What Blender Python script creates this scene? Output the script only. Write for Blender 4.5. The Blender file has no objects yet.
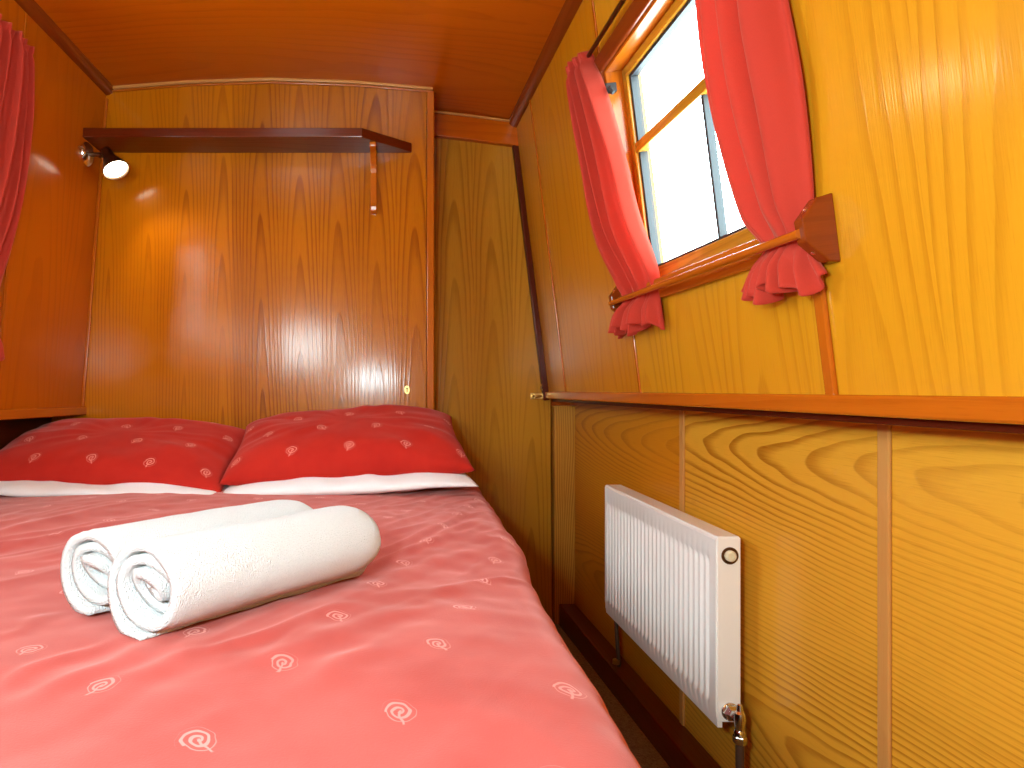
import bpy, bmesh, math, random
from mathutils import Vector, Matrix, noise
V = Vector
sc = bpy.context.scene
C = sc.collection
PI = math.pi
random.seed(4)
EYE = 0.88

# ------------------------------------------------------------------ node helper
class NT:
    def __init__(s, mat):
        mat.use_nodes = True
        s.nt = mat.node_tree
        s.nt.nodes.clear()
        s.out = s.nt.nodes.new('ShaderNodeOutputMaterial')
    def n(s, t, **k):
        nd = s.nt.nodes.new(t)
        for a, b in k.items():
            setattr(nd, a, b)
        return nd
    def put(s, sock, v):
        if v is None:
            return
        if isinstance(v, bpy.types.NodeSocket):
            s.nt.links.new(v, sock)
        else:
            if sock.type == 'RGBA' and len(v) == 3:
                v = (*v, 1)
            sock.default_value = v
    def m(s, op, a, b=None, c=None):
        nd = s.n('ShaderNodeMath', operation=op)
        for i, v in enumerate((a, b, c)):
            s.put(nd.inputs[i], v)
        return nd.outputs[0]
    def comb(s, x, y, z=0.0):
        nd = s.n('ShaderNodeCombineXYZ')
        for i, v in enumerate((x, y, z)):
            s.put(nd.inputs[i], v)
        return nd.outputs[0]
    def noise(s, vec, scale=1.0, detail=2.0, rough=0.5):
        nd = s.n('ShaderNodeTexNoise')
        s.put(nd.inputs['Vector'], vec)
        nd.inputs['Scale'].default_value = scale
        nd.inputs['Detail'].default_value = detail
        nd.inputs['Roughness'].default_value = rough
        return nd.outputs['Fac']
    def ramp(s, fac, lo, hi, a=0.0, b=1.0):
        nd = s.n('ShaderNodeMapRange', interpolation_type='SMOOTHSTEP')
        s.put(nd.inputs['Value'], fac)
        for k, v in (('From Min', lo), ('From Max', hi), ('To Min', a), ('To Max', b)):
            s.put(nd.inputs[k], v)
        return nd.outputs[0]
    def mix(s, fac, a, b):
        nd = s.n('ShaderNodeMix', data_type='RGBA')
        s.put(nd.inputs[0], fac)
        s.put(nd.inputs[6], a)
        s.put(nd.inputs[7], b)
        return nd.outputs[2]
    def wc(s):
        at = s.n('ShaderNodeAttribute', attribute_name='wc')
        sp = s.n('ShaderNodeSeparateXYZ')
        s.put(sp.inputs[0], at.outputs['Vector'])
        return sp.outputs[0], sp.outputs[1], sp.outputs[2]
    def bsdf(s, **k):
        nd = s.n('ShaderNodeBsdfPrincipled')
        for a, b in k.items():
            s.put(nd.inputs[a.replace('_', ' ')], b)
        return nd
    def bump(s, h, strength, dist):
        nd = s.n('ShaderNodeBump')
        nd.inputs['Strength'].default_value = strength
        nd.inputs['Distance'].default_value = dist
        s.put(nd.inputs['Height'], h)
        return nd.outputs[0]
    def end(s, sh):
        s.nt.links.new(sh, s.out.inputs[0])

def mat(name):
    return bpy.data.materials.new(name)

def wood(name, base, dark, leaf=0.22, dens=110.0, tilt=0.05, d0=0.05, ring=0.55, fibre=0.35,
         rough=0.3, coat=0.6, seed=0.0, warp=0.02, bump=0.12, coatrough=0.16, board=0.0, tone=0.0):
    """varnished veneer: growth rings of tilted trunks cut flat, leaf by leaf"""
    mt = mat(name); t = NT(mt)
    x, y, z = t.wc()
    low = t.noise(t.comb(t.m('MULTIPLY', x, 2.2), t.m('MULTIPLY', y, 0.9), seed), 1.0, 2.0)
    low = t.m('SUBTRACT', low, 0.5)
    xw = t.m('ADD', x, t.m('MULTIPLY', low, 0.05))
    k = t.m('FLOOR', t.m('DIVIDE', xw, leaf))
    ul = t.m('SUBTRACT', xw, t.m('MULTIPLY', t.m('ADD', k, 0.5), leaf))
    n1 = t.m('SUBTRACT', t.noise(t.comb(t.m('MULTIPLY', xw, 5.0), t.m('MULTIPLY', y, 1.6), seed + 3.1), 1.0, 3.0), 0.5)
    yo = t.m('ADD', y, t.m('MULTIPLY', k, 0.17))
    dd = t.m('ADD', t.m('MULTIPLY_ADD', yo, tilt, d0), t.m('MULTIPLY', n1, warp))
    dd = t.m('ADD', dd, t.m('MULTIPLY', z, 1.0))
    r = t.m('SQRT', t.m('ADD', t.m('MULTIPLY', ul, ul), t.m('MULTIPLY', dd, dd)))
    fr = t.m('FRACT', t.m('MULTIPLY', r, dens))
    rg = t.m('MULTIPLY', t.ramp(fr, 0.45, 0.9), t.ramp(fr, 1.0, 0.93))
    fib = t.noise(t.comb(t.m('MULTIPLY', x, 330.0), t.m('MULTIPLY', y, 6.0), t.m('MULTIPLY', z, 200.0)), 1.0, 2.0)
    por = t.ramp(t.noise(t.comb(t.m('MULTIPLY', x, 700.0), t.m('MULTIPLY', y, 22.0), t.m('MULTIPLY_ADD', z, 300.0, 7.0)), 1.0, 1.0), 0.55, 0.75)
    big = t.noise(t.comb(t.m('MULTIPLY', x, 7.0), t.m('MULTIPLY', y, 1.2), seed + 9), 1.0, 3.0)
    # ring strength varies over the sheet
    vary = t.ramp(t.noise(t.comb(t.m('MULTIPLY', x, 4.0), t.m('MULTIPLY', y, 1.5), seed + 5), 1.0, 2.0), 0.3, 0.7, 0.35, 1.0)
    f = t.m('MULTIPLY', t.m('MULTIPLY', rg, ring), vary)
    f = t.m('ADD', f, t.m('MULTIPLY', por, fibre * 0.6))
    f = t.m('ADD', f, t.m('MULTIPLY', t.m('SUBTRACT', fib, 0.5), fibre))
    f = t.m('ADD', f, t.m('MULTIPLY', t.m('SUBTRACT', big, 0.5), 0.55))
    if board:
        wn = t.n('ShaderNodeTexWhiteNoise', noise_dimensions='1D')
        t.put(wn.inputs['W'], t.m('ADD', t.m('FLOOR', t.m('DIVIDE', t.m('ADD', x, seed * .037), board)), seed + .5))
        f = t.m('ADD', f, t.m('MULTIPLY', t.m('SUBTRACT', wn.outputs['Value'], 0.5), tone))
    nd = f.node; nd.use_clamp = True
    col = t.mix(f, base, dark)
    h = t.m('ADD', t.m('MULTIPLY', fib, 0.6), t.m('ADD', t.m('MULTIPLY', rg, 0.35), t.m('MULTIPLY', big, 2.0)))
    b = t.bsdf(Base_Color=col, Roughness=rough, Coat_Weight=coat, Coat_Roughness=coatrough)
    b.inputs['Specular IOR Level'].default_value = 0.08
    nb = t.bump(h, bump, 0.004)
    t.put(b.inputs['Normal'], nb)
    t.put(b.inputs['Coat Normal'], t.bump(h, bump * 0.55, 0.004))
    t.end(b.outputs[0])
    return mt

def plain(name, col, rough=0.5, metal=0.0, coat=0.0, bump=0.0, bscale=200.0, var=0.08):
    mt = mat(name); t = NT(mt)
    tc = t.n('ShaderNodeTexCoord')
    nz = t.noise(tc.outputs['Object'], bscale, 3.0)
    c = t.mix(nz, tuple(v * (1 - var) for v in col), tuple(min(1, v * (1 + var)) for v in col))
    b = t.bsdf(Base_Color=c, Roughness=rough, Metallic=metal, Coat_Weight=coat)
    if bump:
        t.put(b.inputs['Normal'], t.bump(nz, bump, 0.003))
    t.end(b.outputs[0])
    return mt

def swirl_cloth(name, base, base2, line, rot=0.314, ox=0.0, oy=0.0, sheen=0.3, sheencol=(1, .6, .55), lines=0.75, k_=1.0):
    """cotton printed with small hand-drawn spirals in staggered rows; wc = flat cloth metres"""
    mt = mat(name); t = NT(mt)
    x0, y0, _ = t.wc()
    c, s_ = math.cos(rot), math.sin(rot)
    x = t.m('ADD', t.m('ADD', t.m('MULTIPLY', x0, c), t.m('MULTIPLY', y0, s_)), ox)
    y = t.m('ADD', t.m('SUBTRACT', t.m('MULTIPLY', y0, c), t.m('MULTIPLY', x0, s_)), oy)
    sp, rh = 0.163, 0.117
    yj = t.m('DIVIDE', y, rh); j = t.m('FLOOR', yj)
    odd = t.m('MULTIPLY', t.m('MODULO', t.m('ADD', j, 100.0), 2.0), 0.5)
    xi = t.m('ADD', t.m('DIVIDE', x, sp), odd); i = t.m('FLOOR', xi)
    lx = t.m('MULTIPLY', t.m('SUBTRACT', t.m('SUBTRACT', xi, i), 0.5), sp)
    ly = t.m('MULTIPLY', t.m('SUBTRACT', t.m('SUBTRACT', yj, j), 0.5), rh)
    wn = t.n('ShaderNodeTexWhiteNoise', noise_dimensions='2D')
    t.put(wn.inputs['Vector'], t.comb(i, j))
    w = wn.outputs['Value']
    wob = t.m('SUBTRACT', t.noise(t.comb(x, y, 0.0), 60.0, 1.0), 0.5)
    lx = t.m('ADD', lx, t.m('MULTIPLY', wob, 0.010))
    a = t.m('MULTIPLY_ADD', w, 1.2, -0.6)
    ca, sa = t.m('COSINE', a), t.m('SINE', a)
    px = t.m('ADD', t.m('MULTIPLY', lx, ca), t.m('MULTIPLY', ly, sa))
    px = t.m('DIVIDE', px, k_)
    py = t.m('MULTIPLY', t.m('SUBTRACT', t.m('MULTIPLY', ly, ca), t.m('MULTIPLY', lx, sa)), 0.85 / k_)
    qx = t.m('ADD', px, 0.002)
    r = t.m('SQRT', t.m('ADD', t.m('MULTIPLY', qx, qx), t.m('MULTIPLY', py, py)))
    th = t.m('DIVIDE', t.m('ARCTAN2', py, qx), 2 * PI)
    ph = t.m('FRACT', t.m('SUBTRACT', t.m('DIVIDE', r, 0.0052), th))
    ln = t.ramp(t.m('ABSOLUTE', t.m('SUBTRACT', ph, 0.5)), 0.16, 0.28, 1.0, 0.0)
    R = t.m('ADD', 0.0116, t.m('MULTIPLY', th, 0.004))
    ln = t.m('MULTIPLY', ln, t.ramp(r, R, t.m('ADD', R, 0.0012), 1.0, 0.0))
    tail = t.m('MULTIPLY', t.ramp(t.m('ABSOLUTE', t.m('ADD', px, 0.002)), 0.0006, 0.0014, 1.0, 0.0),
               t.m('MULTIPLY', t.ramp(py, -0.015, -0.013), t.ramp(py, 0.0, 0.002, 1.0, 0.0)))
    ln = t.m('MAXIMUM', ln, tail)
    mott = t.noise(t.comb(x0, y0, 2.0), 9.0, 3.0, 0.6)
    fine = t.noise(t.comb(x0, y0, 5.0), 420.0, 2.0, 0.7)
    cb = t.mix(t.ramp(mott, 0.3, 0.7), base, base2)
    col = t.mix(t.m('MULTIPLY', ln, lines), cb, line)
    b = t.bsdf(Base_Color=col, Roughness=0.85, Sheen_Weight=sheen, Sheen_Roughness=0.45, Sheen_Tint=sheencol)
    b.inputs['Specular IOR Level'].default_value = 0.2
    t.put(b.inputs['Normal'], t.bump(fine, 0.25, 0.0015))
    t.end(b.outputs[0])
    return mt

# ------------------------------------------------------------------ materials
M = {}
M['bulk'] = wood('bulkhead_veneer', (.50, .150, .001), (.20, .036, .0005), leaf=.1385, dens=92, tilt=.036, d0=.012, ring=.62, fibre=.33, seed=1, warp=.010, board=.277, tone=.55)
M['door'] = wood('door_veneer', (.48, .215, .014), (.23, .083, .004), leaf=.15, dens=90, tilt=.036, d0=.012, ring=.6, fibre=.4, seed=4, warp=.010, board=.15, tone=.35)
M['upper'] = wood('side_veneer', (.60, .268, .010), (.40, .140, .003), leaf=.24, dens=60, tilt=.045, d0=.03, ring=.5, fibre=.33, seed=7, warp=.03)
M['upper_dim'] = wood('dimmed_side_veneer', (.55, .200, .004), (.34, .095, .001), leaf=.24, dens=60, tilt=.045, d0=.05, ring=.42, fibre=.33, seed=17, warp=.03)  # redder copy of the side veneer, far-end dimness put into the colour
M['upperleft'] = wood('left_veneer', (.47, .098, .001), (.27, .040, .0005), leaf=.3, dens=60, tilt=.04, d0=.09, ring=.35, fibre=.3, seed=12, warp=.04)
M['ash'] = wood('ash_panel', (.70, .325, .026), (.36, .112, .004), leaf=.52, dens=120, tilt=.065, d0=.01, ring=.85, fibre=.35, seed=2.5, warp=.035, rough=.36, coat=.35)
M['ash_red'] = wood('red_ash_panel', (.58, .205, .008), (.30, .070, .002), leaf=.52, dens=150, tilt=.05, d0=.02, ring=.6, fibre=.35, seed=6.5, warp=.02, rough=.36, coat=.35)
M['shelf'] = wood('shelf_mahogany', (.115, .014, .002), (.05, .006, .001), leaf=.2, dens=60, tilt=.03, d0=.1, ring=.3, fibre=.35, seed=15, rough=.3)
M['ceil'] = wood('ceiling_veneer', (.50, .098, .001), (.27, .036, .0005), leaf=.4, dens=45, tilt=.03, d0=.15, ring=.3, fibre=.35, seed=9, warp=.06)
M['mahog'] = wood('mahogany', (.22, .036, .003), (.10, .012, .001), leaf=.2, dens=60, tilt=.03, d0=.1, ring=.3, fibre=.35, seed=5, rough=.26)
M['dark'] = wood('dark_mahogany', (.085, .010, .002), (.04, .005, .001), leaf=.2, dens=60, tilt=.03, d0=.1, ring=.3, fibre=.35, seed=6, rough=.45, coat=.2)
M['red'] = wood('red_hardwood', (.46, .110, .005), (.25, .042, .002), leaf=.2, dens=70, tilt=.03, d0=.1, ring=.3, fibre=.3, seed=8, rough=.25)
M['strip'] = wood('pale_strip', (.55, .250, .065), (.40, .15, .035), leaf=.1, dens=80, tilt=.03, d0=.1, ring=.25, fibre=.25, seed=3, rough=.4, coat=.3)
M['post'] = wood('ash_post', (.52, .235, .030), (.26, .09, .008), leaf=.16, dens=150, tilt=.035, d0=.01, ring=.8, fibre=.35, seed=3.7, rough=.35)
M['cloth_red'] = swirl_cloth('pillow_cotton', (.46, .018, .009), (.40, .013, .007), (.70, .24, .19), rot=0.0, sheen=.15, k_=1.35, lines=.9)
M['cloth_duvet'] = swirl_cloth('duvet_cotton', (.43, .074, .063), (.37, .056, .047), (.74, .34, .31), rot=0.314, ox=.073, oy=.012, sheen=.40, sheencol=(1, .50, .46), lines=.6, k_=1.12)
M['white_cotton'] = plain('white_cotton', (.80, .80, .83), .85, bump=.15, bscale=500)
M['rad'] = plain('radiator_enamel', (.90, .90, .87), .28, coat=.3, var=.01)
M['chrome'] = plain('chrome', (.75, .74, .72), .15, 1.0, var=.03)
M['brass'] = plain('aged_brass', (.55, .38, .14), .28, 1.0, var=.1)
M['bronze'] = plain('dark_bronze', (.16, .10, .06), .35, 1.0, var=.1)
M['plastic'] = plain('cream_plastic', (.75, .68, .48), .4)
M['black'] = plain('dark_rubber', (.02, .018, .02), .5)
M['alu'] = plain('grey_aluminium', (.018, .020, .024), .5)
M['copper'] = plain('painted_pipe', (.10, .055, .035), .4, .3)
M['keyhole'] = plain('keyhole_black', (.01, .008, .006), .6)

def towel_mat():
    mt = mat('white_terry'); t = NT(mt)
    tc = t.n('ShaderNodeTexCoord')
    a = t.noise(tc.outputs['Object'], 380.0, 3.0, 0.7)
    v = t.n('ShaderNodeTexVoronoi'); v.inputs['Scale'].default_value = 600.0
    t.put(v.inputs['Vector'], tc.outputs['Object'])
    h = t.m('ADD', a, t.m('MULTIPLY', v.outputs['Distance'], 0.8))
    col = t.mix(a, (.70, .735, .755), (.84, .87, .88))
    b = t.bsdf(Base_Color=col, Roughness=0.95, Sheen_Weight=.3)
    b.inputs['Specular IOR Level'].default_value = 0.1
    t.put(b.inputs['Normal'], t.bump(h, 0.9, 0.004))
    t.end(b.outputs[0]); return mt
M['towel'] = towel_mat()

def curtain_mat(name='red_curtain', col=(.60, .056, .034)):
    mt = mat(name); t = NT(mt)
    x, y, _ = t.wc()
    weave = t.noise(t.comb(t.m('MULTIPLY', x, 900.0), t.m('MULTIPLY', y, 300.0)), 1.0, 2.0)
    col = t.mix(weave, tuple(c * .85 for c in col), tuple(min(1, c * 1.12) for c in col))
    b = t.bsdf(Base_Color=col, Roughness=0.8, Sheen_Weight=.3, Sheen_Tint=(1, .7, .5))
    b.inputs['Specular IOR Level'].default_value = 0.2
    t.put(b.inputs['Normal'], t.bump(weave, 0.2, 0.001))
    tr = t.n('ShaderNodeBsdfTranslucent')
    t.put(tr.inputs[0], (.75, .10, .05))
    mx = t.n('ShaderNodeMixShader'); mx.inputs[0].default_value = .30
    t.nt.links.new(b.outputs[0], mx.inputs[1]); t.nt.links.new(tr.outputs[0], mx.inputs[2])
    t.end(mx.outputs[0]); return mt
M['curtain'] = curtain_mat()

def glass_mat():
    mt = mat('window_glass'); t = NT(mt)
    tr = t.n('ShaderNodeBsdfTransparent'); t.put(tr.inputs[0], (.94, .97, .97))
    gl = t.n('ShaderNodeBsdfGlossy'); gl.inputs['Roughness'].default_value = .02
    fr = t.n('ShaderNodeFresnel'); fr.inputs[0].default_value = 1.45
    mx = t.n('ShaderNodeMixShader')
    ge = t.n('ShaderNodeNewGeometry')
    fac = t.m('MULTIPLY', fr.outputs[0], t.m('SUBTRACT', 1.0, ge.outputs['Backfacing']))
    t.nt.links.new(fac, mx.inputs[0]); t.nt.links.new(tr.outputs[0], mx.inputs[1]); t.nt.links.new(gl.outputs[0], mx.inputs[2])
    t.end(mx.outputs[0]); return mt
M['glass'] = glass_mat()

def carpet_mat():
    mt = mat('grey_carpet'); t = NT(mt)
    tc = t.n('ShaderNodeTexCoord')
    a = t.noise(tc.outputs['Object'], 160.0, 4.0, .8)
    col = t.mix(t.ramp(a, .3, .7), (.20, .19, .17), (.48, .455, .41))
    b = t.bsdf(Base_Color=col, Roughness=1.0)
    t.put(b.inputs['Normal'], t.bump(a, .8, .01))
    t.end(b.outputs[0]); return mt
M['carpet'] = carpet_mat()

def bulb_mat():
    mt = mat('lit_bulb'); t = NT(mt)
    e = t.n('ShaderNodeEmission'); t.put(e.inputs[0], (1.0, .93, .72)); e.inputs[1].default_value = 14.0
    t.end(e.outputs[0]); return mt
M['bulb'] = bulb_mat()

# ------------------------------------------------------------------ mesh builder
def ident(a, b, c):
    return V((a, b, c))

class MB:
    def __init__(s):
        s.v = []; s.w = []; s.f = []
    def add(s, P, W=(0, 0, 0)):
        s.v.append(V(P)); s.w.append(tuple(W)); return len(s.v) - 1
    def box(s, F, a, b, c, g='abc'):
        idx = {}
        for i, x in enumerate(a):
            for j, y in enumerate(b):
                for k, z in enumerate(c):
                    d = {'a': x, 'b': y, 'c': z}
                    lo = {'a': a[0], 'b': b[0], 'c': c[0]}[g[2]]
                    idx[i, j, k] = s.add(F(x, y, z), (d[g[0]], d[g[1]], d[g[2]] - lo))
        q = lambda *t: s.f.append([idx[p] for p in t])
        q((0,0,0),(0,0,1),(0,1,1),(0,1,0)); q((1,0,0),(1,1,0),(1,1,1),(1,0,1))
        q((0,0,0),(1,0,0),(1,0,1),(0,0,1)); q((0,1,0),(0,1,1),(1,1,1),(1,1,0))
        q((0,0,0),(0,1,0),(1,1,0),(1,0,0)); q((0,0,1),(1,0,1),(1,1,1),(0,1,1))
        return s
    def prism(s, F, poly, c0, c1, g='abc'):
        """poly in (a,b), extruded over c"""
        n = len(poly); lo = []; hi = []
        for (x, y) in poly:
            for c, L in ((c0, lo), (c1, hi)):
                d = {'a': x, 'b': y, 'c': c}
                base = {'a': poly[0][0], 'b': poly[0][1], 'c': c0}[g[2]]
                L.append(s.add(F(x, y, c), (d[g[0]], d[g[1]], d[g[2]] - base)))
        s.f.append(lo[::-1]); s.f.append(hi[:])
        for i in range(n):
            j = (i + 1) % n
            s.f.append([lo[i], lo[j], hi[j], hi[i]])
        return s
    def grid(s, nu, nv, fn, closeu=False):
        """fn(i,j)->(P, wc)"""
        ids = [[s.add(*fn(i, j)) for j in range(nv)] for i in range(nu)]
        for i in range(nu if closeu else nu - 1):
            i2 = (i + 1) % nu
            for j in range(nv - 1):
                s.f.append([ids[i][j], ids[i2][j], ids[i2][j + 1], ids[i][j + 1]])
        return ids
    def tube(s, pts, rad, n=14, cap=True):
        pts = [V(p) for p in pts]
        rads = rad if isinstance(rad, (list, tuple)) else [rad] * len(pts)
        t0 = (pts[1] - pts[0]).normalized()
        ref = V((0, 0, 1)) if abs(t0.z) < .9 else V((1, 0, 0))
        x = t0.cross(ref).normalized(); rings = []; L = 0
        for i, p in enumerate(pts):
            t = (pts[min(i + 1, len(pts) - 1)] - pts[max(i - 1, 0)]).normalized()
            x = (x - t * x.dot(t)).normalized(); y = t.cross(x)
            if i: L += (p - pts[i - 1]).length
            rings.append([s.add(p + (x * math.cos(2 * PI * k / n) + y * math.sin(2 * PI * k / n)) * rads[i],
                                (rads[i] * math.cos(2 * PI * k / n), L, rads[i] * math.sin(2 * PI * k / n))) for k in range(n)])
        for i in range(len(rings) - 1):
            for k in range(n):
                k2 = (k + 1) % n
                s.f.append([rings[i][k], rings[i][k2], rings[i + 1][k2], rings[i + 1][k]])
        if cap:
            s.f.append(rings[0][::-1]); s.f.append(rings[-1][:])
        return s
    def lathe(s, o, ax, prof, n=24, cap=True):
        """prof: (radius, distance along ax)"""
        ax = V(ax).normalized()
        pts = [V(o) + ax * d for r, d in prof]
        ref = V((0, 0, 1)) if abs(ax.z) < .9 else V((1, 0, 0))
        x = ax.cross(ref).normalized(); y = ax.cross(x); rings = []
        for (r, d), p in zip(prof, pts):
            r = max(r, 1e-4)
            rings.append([s.add(p + (x * math.cos(2 * PI * k / n) + y * math.sin(2 * PI * k / n)) * r) for k in range(n)])
        for i in range(len(rings) - 1):
            for k in range(n):
                k2 = (k + 1) % n
                s.f.append([rings[i][k], rings[i][k2], rings[i + 1][k2], rings[i + 1][k]])
        if cap:
            s.f.append(rings[0][::-1]); s.f.append(rings[-1][:])
        return s

def root_loc(p):
    l = V((0, 0, 0))
    while p is not None:
        l += p.location; p = p.parent
    return l

def obj(name, mb, m, parent=None, bevel=0.0, seg=2, smooth=None, recalc=True, origin=None):
    me = bpy.data.meshes.new(name)
    if parent is not None:
        off = root_loc(parent)
    elif origin is not None:
        off = V(origin)
    else:
        xs = [p.x for p in mb.v]; ys = [p.y for p in mb.v]; zs = [p.z for p in mb.v]
        off = V(((min(xs) + max(xs)) / 2, (min(ys) + max(ys)) / 2, min(zs)))
    me.from_pydata([p - off for p in mb.v], [], mb.f)
    at = me.attributes.new('wc', 'FLOAT_VECTOR', 'POINT')
    at.data.foreach_set('vector', [c for w in mb.w for c in w])
    if recalc:
        bm = bmesh.new(); bm.from_mesh(me)
        bmesh.ops.recalc_face_normals(bm, faces=bm.faces)
        bm.to_mesh(me); bm.free()
    if smooth is not None:
        me.shade_smooth()
        if smooth < 3:
            me.set_sharp_from_angle(angle=smooth)
    me.materials.append(m)
    o = bpy.data.objects.new(name, me); C.objects.link(o)
    if parent is not None:
        o.parent = parent
    else:
        o.location = off
    if bevel:
        md = o.modifiers.new('bevel', 'BEVEL'); md.width = bevel; md.segments = seg
        md.limit_method = 'ANGLE'; md.angle_limit = math.radians(40)
    return o

def thing(name, label, cat, loc, group=None):
    o = bpy.data.objects.new(name, None); C.objects.link(o)
    o.location = loc; o.empty_display_size = .05
    return tag(o, label, cat, group)
def tag(o, label, cat, group=None):
    o['label'] = label; o['category'] = cat
    if group: o['group'] = group
    return o
def struct(o, label=None, cat=None):
    o['kind'] = 'structure'
    if label: o['label'] = label
    if cat: o['category'] = cat
    return o

# ------------------------------------------------------------------ wall frames
DR = V((-.025, 1, .0125))                     # the right side of the hull closes in a little and rises towards the far end
UB = V((.586, 2.5, .885)); UT = V((.457, 2.5, 1.9425))
UU = (UT - UB).normalized(); ULEN = (UT - UB).length
UN = V((-0.99237, -0.02330, -0.12106))        # into the room
def RU(y, h, off):                            # upper right wall: y along, h metres up the slope, off into the room
    return UB + DR * (y - 2.5) + UU * h + UN * off
LX, LZ = -1.131, .837
LU = V((.090, 0, 1.1485)).normalized(); LN = V((LU.z, 0, -LU.x)); LLEN = V((.090, 0, 1.1485)).length
def LUP(y, h, off):                           # upper left wall
    return V((LX, y, LZ)) + LU * h + LN * off
def RL(y, z, off):                            # lower right wall (upright)
    return V((.684, 2.5, 0)) + DR * (y - 2.5) + V((0, 0, z)) + V((-1, 0, 0)) * off

YN, YF = -.75, 2.5                            # near and far end of the cabin
DB = 2.297                                    # bulkhead at the bed head

# ------------------------------------------------------------------ setting
# floor
mb = MB(); mb.box(ident, (-1.35, .95), (YN - .1, 2.65), (-.06, 0))
struct(obj('floor', mb, M['carpet']), 'dark grey carpet on the cabin floor beside the bed', 'floor')

# ceiling: cambered
sec = [(-1.20, 1.93), (-1.12, 1.962), (-1.041, 1.9855), (-.75, 2.008), (-.456, 2.018), (-.15, 2.008), (.118, 1.9855), (.3, 1.966), (.457, 1.9425), (.53, 1.930), (.62, 1.91)]
def ceil_pt(x, z, y):
    w = min(1, max(0, (x + 1.041) / 1.498))
    d = DR * ((y - 2.5) * w)
    return V((x + d.x, y, z + d.z))
def ceil_z(x, y=2.3):
    for (x0, z0), (x1, z1) in zip(sec, sec[1:]):
        if x0 <= x <= x1:
            return z0 + (z1 - z0) * (x - x0) / (x1 - x0)
mb = MB()
ss = []
for k in range(len(sec) - 1):
    for q in range(4):
        t = q / 4
        ss.append((sec[k][0] * (1 - t) + sec[k + 1][0] * t, sec[k][1] * (1 - t) + sec[k + 1][1] * t))
ss.append(sec[-1])
ys = [YN - .05, 0, 1, 1.8, 2.3, 2.6]
lo = mb.grid(len(ss), len(ys), lambda i, j: (ceil_pt(ss[i][0], ss[i][1], ys[j]), (ys[j], ss[i][0], 0)))
hi = mb.grid(len(ss), len(ys), lambda i, j: (ceil_pt(ss[i][0], ss[i][1] + .03, ys[j]), (ys[j], ss[i][0], .03)))
def skirt(lo, hi, nu, nv):
    for i in range(nu - 1):
        for j in (0, nv - 1):
            mb.f.append([lo[i][j], lo[i + 1][j], hi[i + 1][j], hi[i][j]])
    for j in range(nv - 1):
        for i in (0, nu - 1):
            mb.f.append([lo[i][j], lo[i][j + 1], hi[i][j + 1], hi[i][j]])
skirt(lo, hi, len(ss), len(ys))
struct(obj('ceiling', mb, M['ceil'], smooth=.6), 'cambered glossy red-brown veneered cabin ceiling', 'ceiling')

# back wall: the bulkhead at the bed head
def bulk_top(x): return ceil_z(x) + .01
xl, xr = -1.25, .105
poly = [(xl, 0), (xr, 0), (xr, bulk_top(xr))] + [(x, bulk_top(x)) for x in (0, -.15, -.3, -.456, -.6, -.75, -.9, -1.041)] + [(-1.13, 1.96), (xl, .9)]
mb = MB(); mb.prism(lambda a, b, c: V((a, c, b)), poly, DB, DB + .03, 'abc')
wb = struct(obj('wall_back', mb, M['bulk']), 'glossy oak veneered bulkhead behind the bed head', 'wall')
# stile at its free edge, returns into the recess
mb = MB(); mb.box(ident, (.107, .133), (DB - .006, DB + .024), (0, ceil_z(.12) - .015), 'bca'.replace('bca', 'acb'))
struct(obj('trim_1', mb, M['red'], bevel=.003), 'narrow orange-brown stile up the free edge of the bulkhead', 'trim')
mb = MB(); mb.box(ident, (.100, .118), (DB + .024, 2.5), (0, 1.99), 'bca')
struct(obj('wall_recess', mb, M['bulk']), 'side of the bulkhead where the wall steps back to the door', 'wall')
# moulding along the head of the bulkhead, following the camber
def camber_strip(x0, x1, y0, y1, z_up, z_dn, n=16):
    mb = MB()
    xs = [x0 + (x1 - x0) * i / n for i in range(n + 1)]
    poly = [(x, ceil_z(x) - z_up) for x in xs] + [(x, ceil_z(x) - z_dn) for x in reversed(xs)]
    lo = [mb.add(V((a, y0, b)), (b, a, y0)) for a, b in poly]
    hi = [mb.add(V((a, y1, b)), (b, a, y1)) for a, b in poly]
    N = len(poly)
    for i in range(n):
        for L in (lo, hi):
            mb.f.append([L[i], L[i + 1], L[N - 2 - i], L[N - 1 - i]])
    for i in range(N):
        j = (i + 1) % N
        mb.f.append([lo[i], lo[j], hi[j], hi[i]])
    return mb
mb = camber_strip(-1.035, .128, DB - .012, DB, -.004, .010)
a = obj('trim_2', mb, M['strip'], bevel=.002); struct(a, 'thin pale moulding along the head of the bulkhead', 'trim')
mb = camber_strip(-1.035, .13, DB - .008, DB, .012, .018)
obj('bead', mb, M['red'], a, bevel=.0015)

# header beam and wall above the door
def door_hdr(z_up, z_dn, y0, y1):
    mb = MB()
    poly = [(.118, 1.987 - z_up), (.29, 1.967 - z_up), (.47, 1.943 - z_up), (.47, 1.943 - z_dn), (.29, 1.967 - z_dn), (.118, 1.987 - z_dn)]
    return mb.prism(lambda a, b, c: V((a, c, b)), poly, y0, y1, 'bac')
a = obj('trim_3', door_hdr(-.012, .098, 2.468, 2.52), M['ceil'], bevel=.003)
struct(a, 'cambered red-brown head beam over the narrow door', 'trim')
obj('bead', door_hdr(.006, .014, 2.458, 2.468), M['strip'], a, bevel=.002)

# narrow door, cut to the slope of the hull
def XD(z):                                    # corner of the upper right wall at the door plane
    return UB.x + (UT.x - UB.x) * (z - UB.z) / (UT.z - UB.z)
poly = [(.120, .004), (.604, .004), (.598, .880), (.452, 1.870), (.120, 1.900)]
mb = MB(); mb.prism(lambda a, b, c: V((a, c, b)), poly, 2.492, 2.52, 'abc')
door = obj('door_1', mb, M['door'], bevel=.002)
struct(door, 'narrow olive-brown veneered door cut to the sloping wall', 'door')
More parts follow.
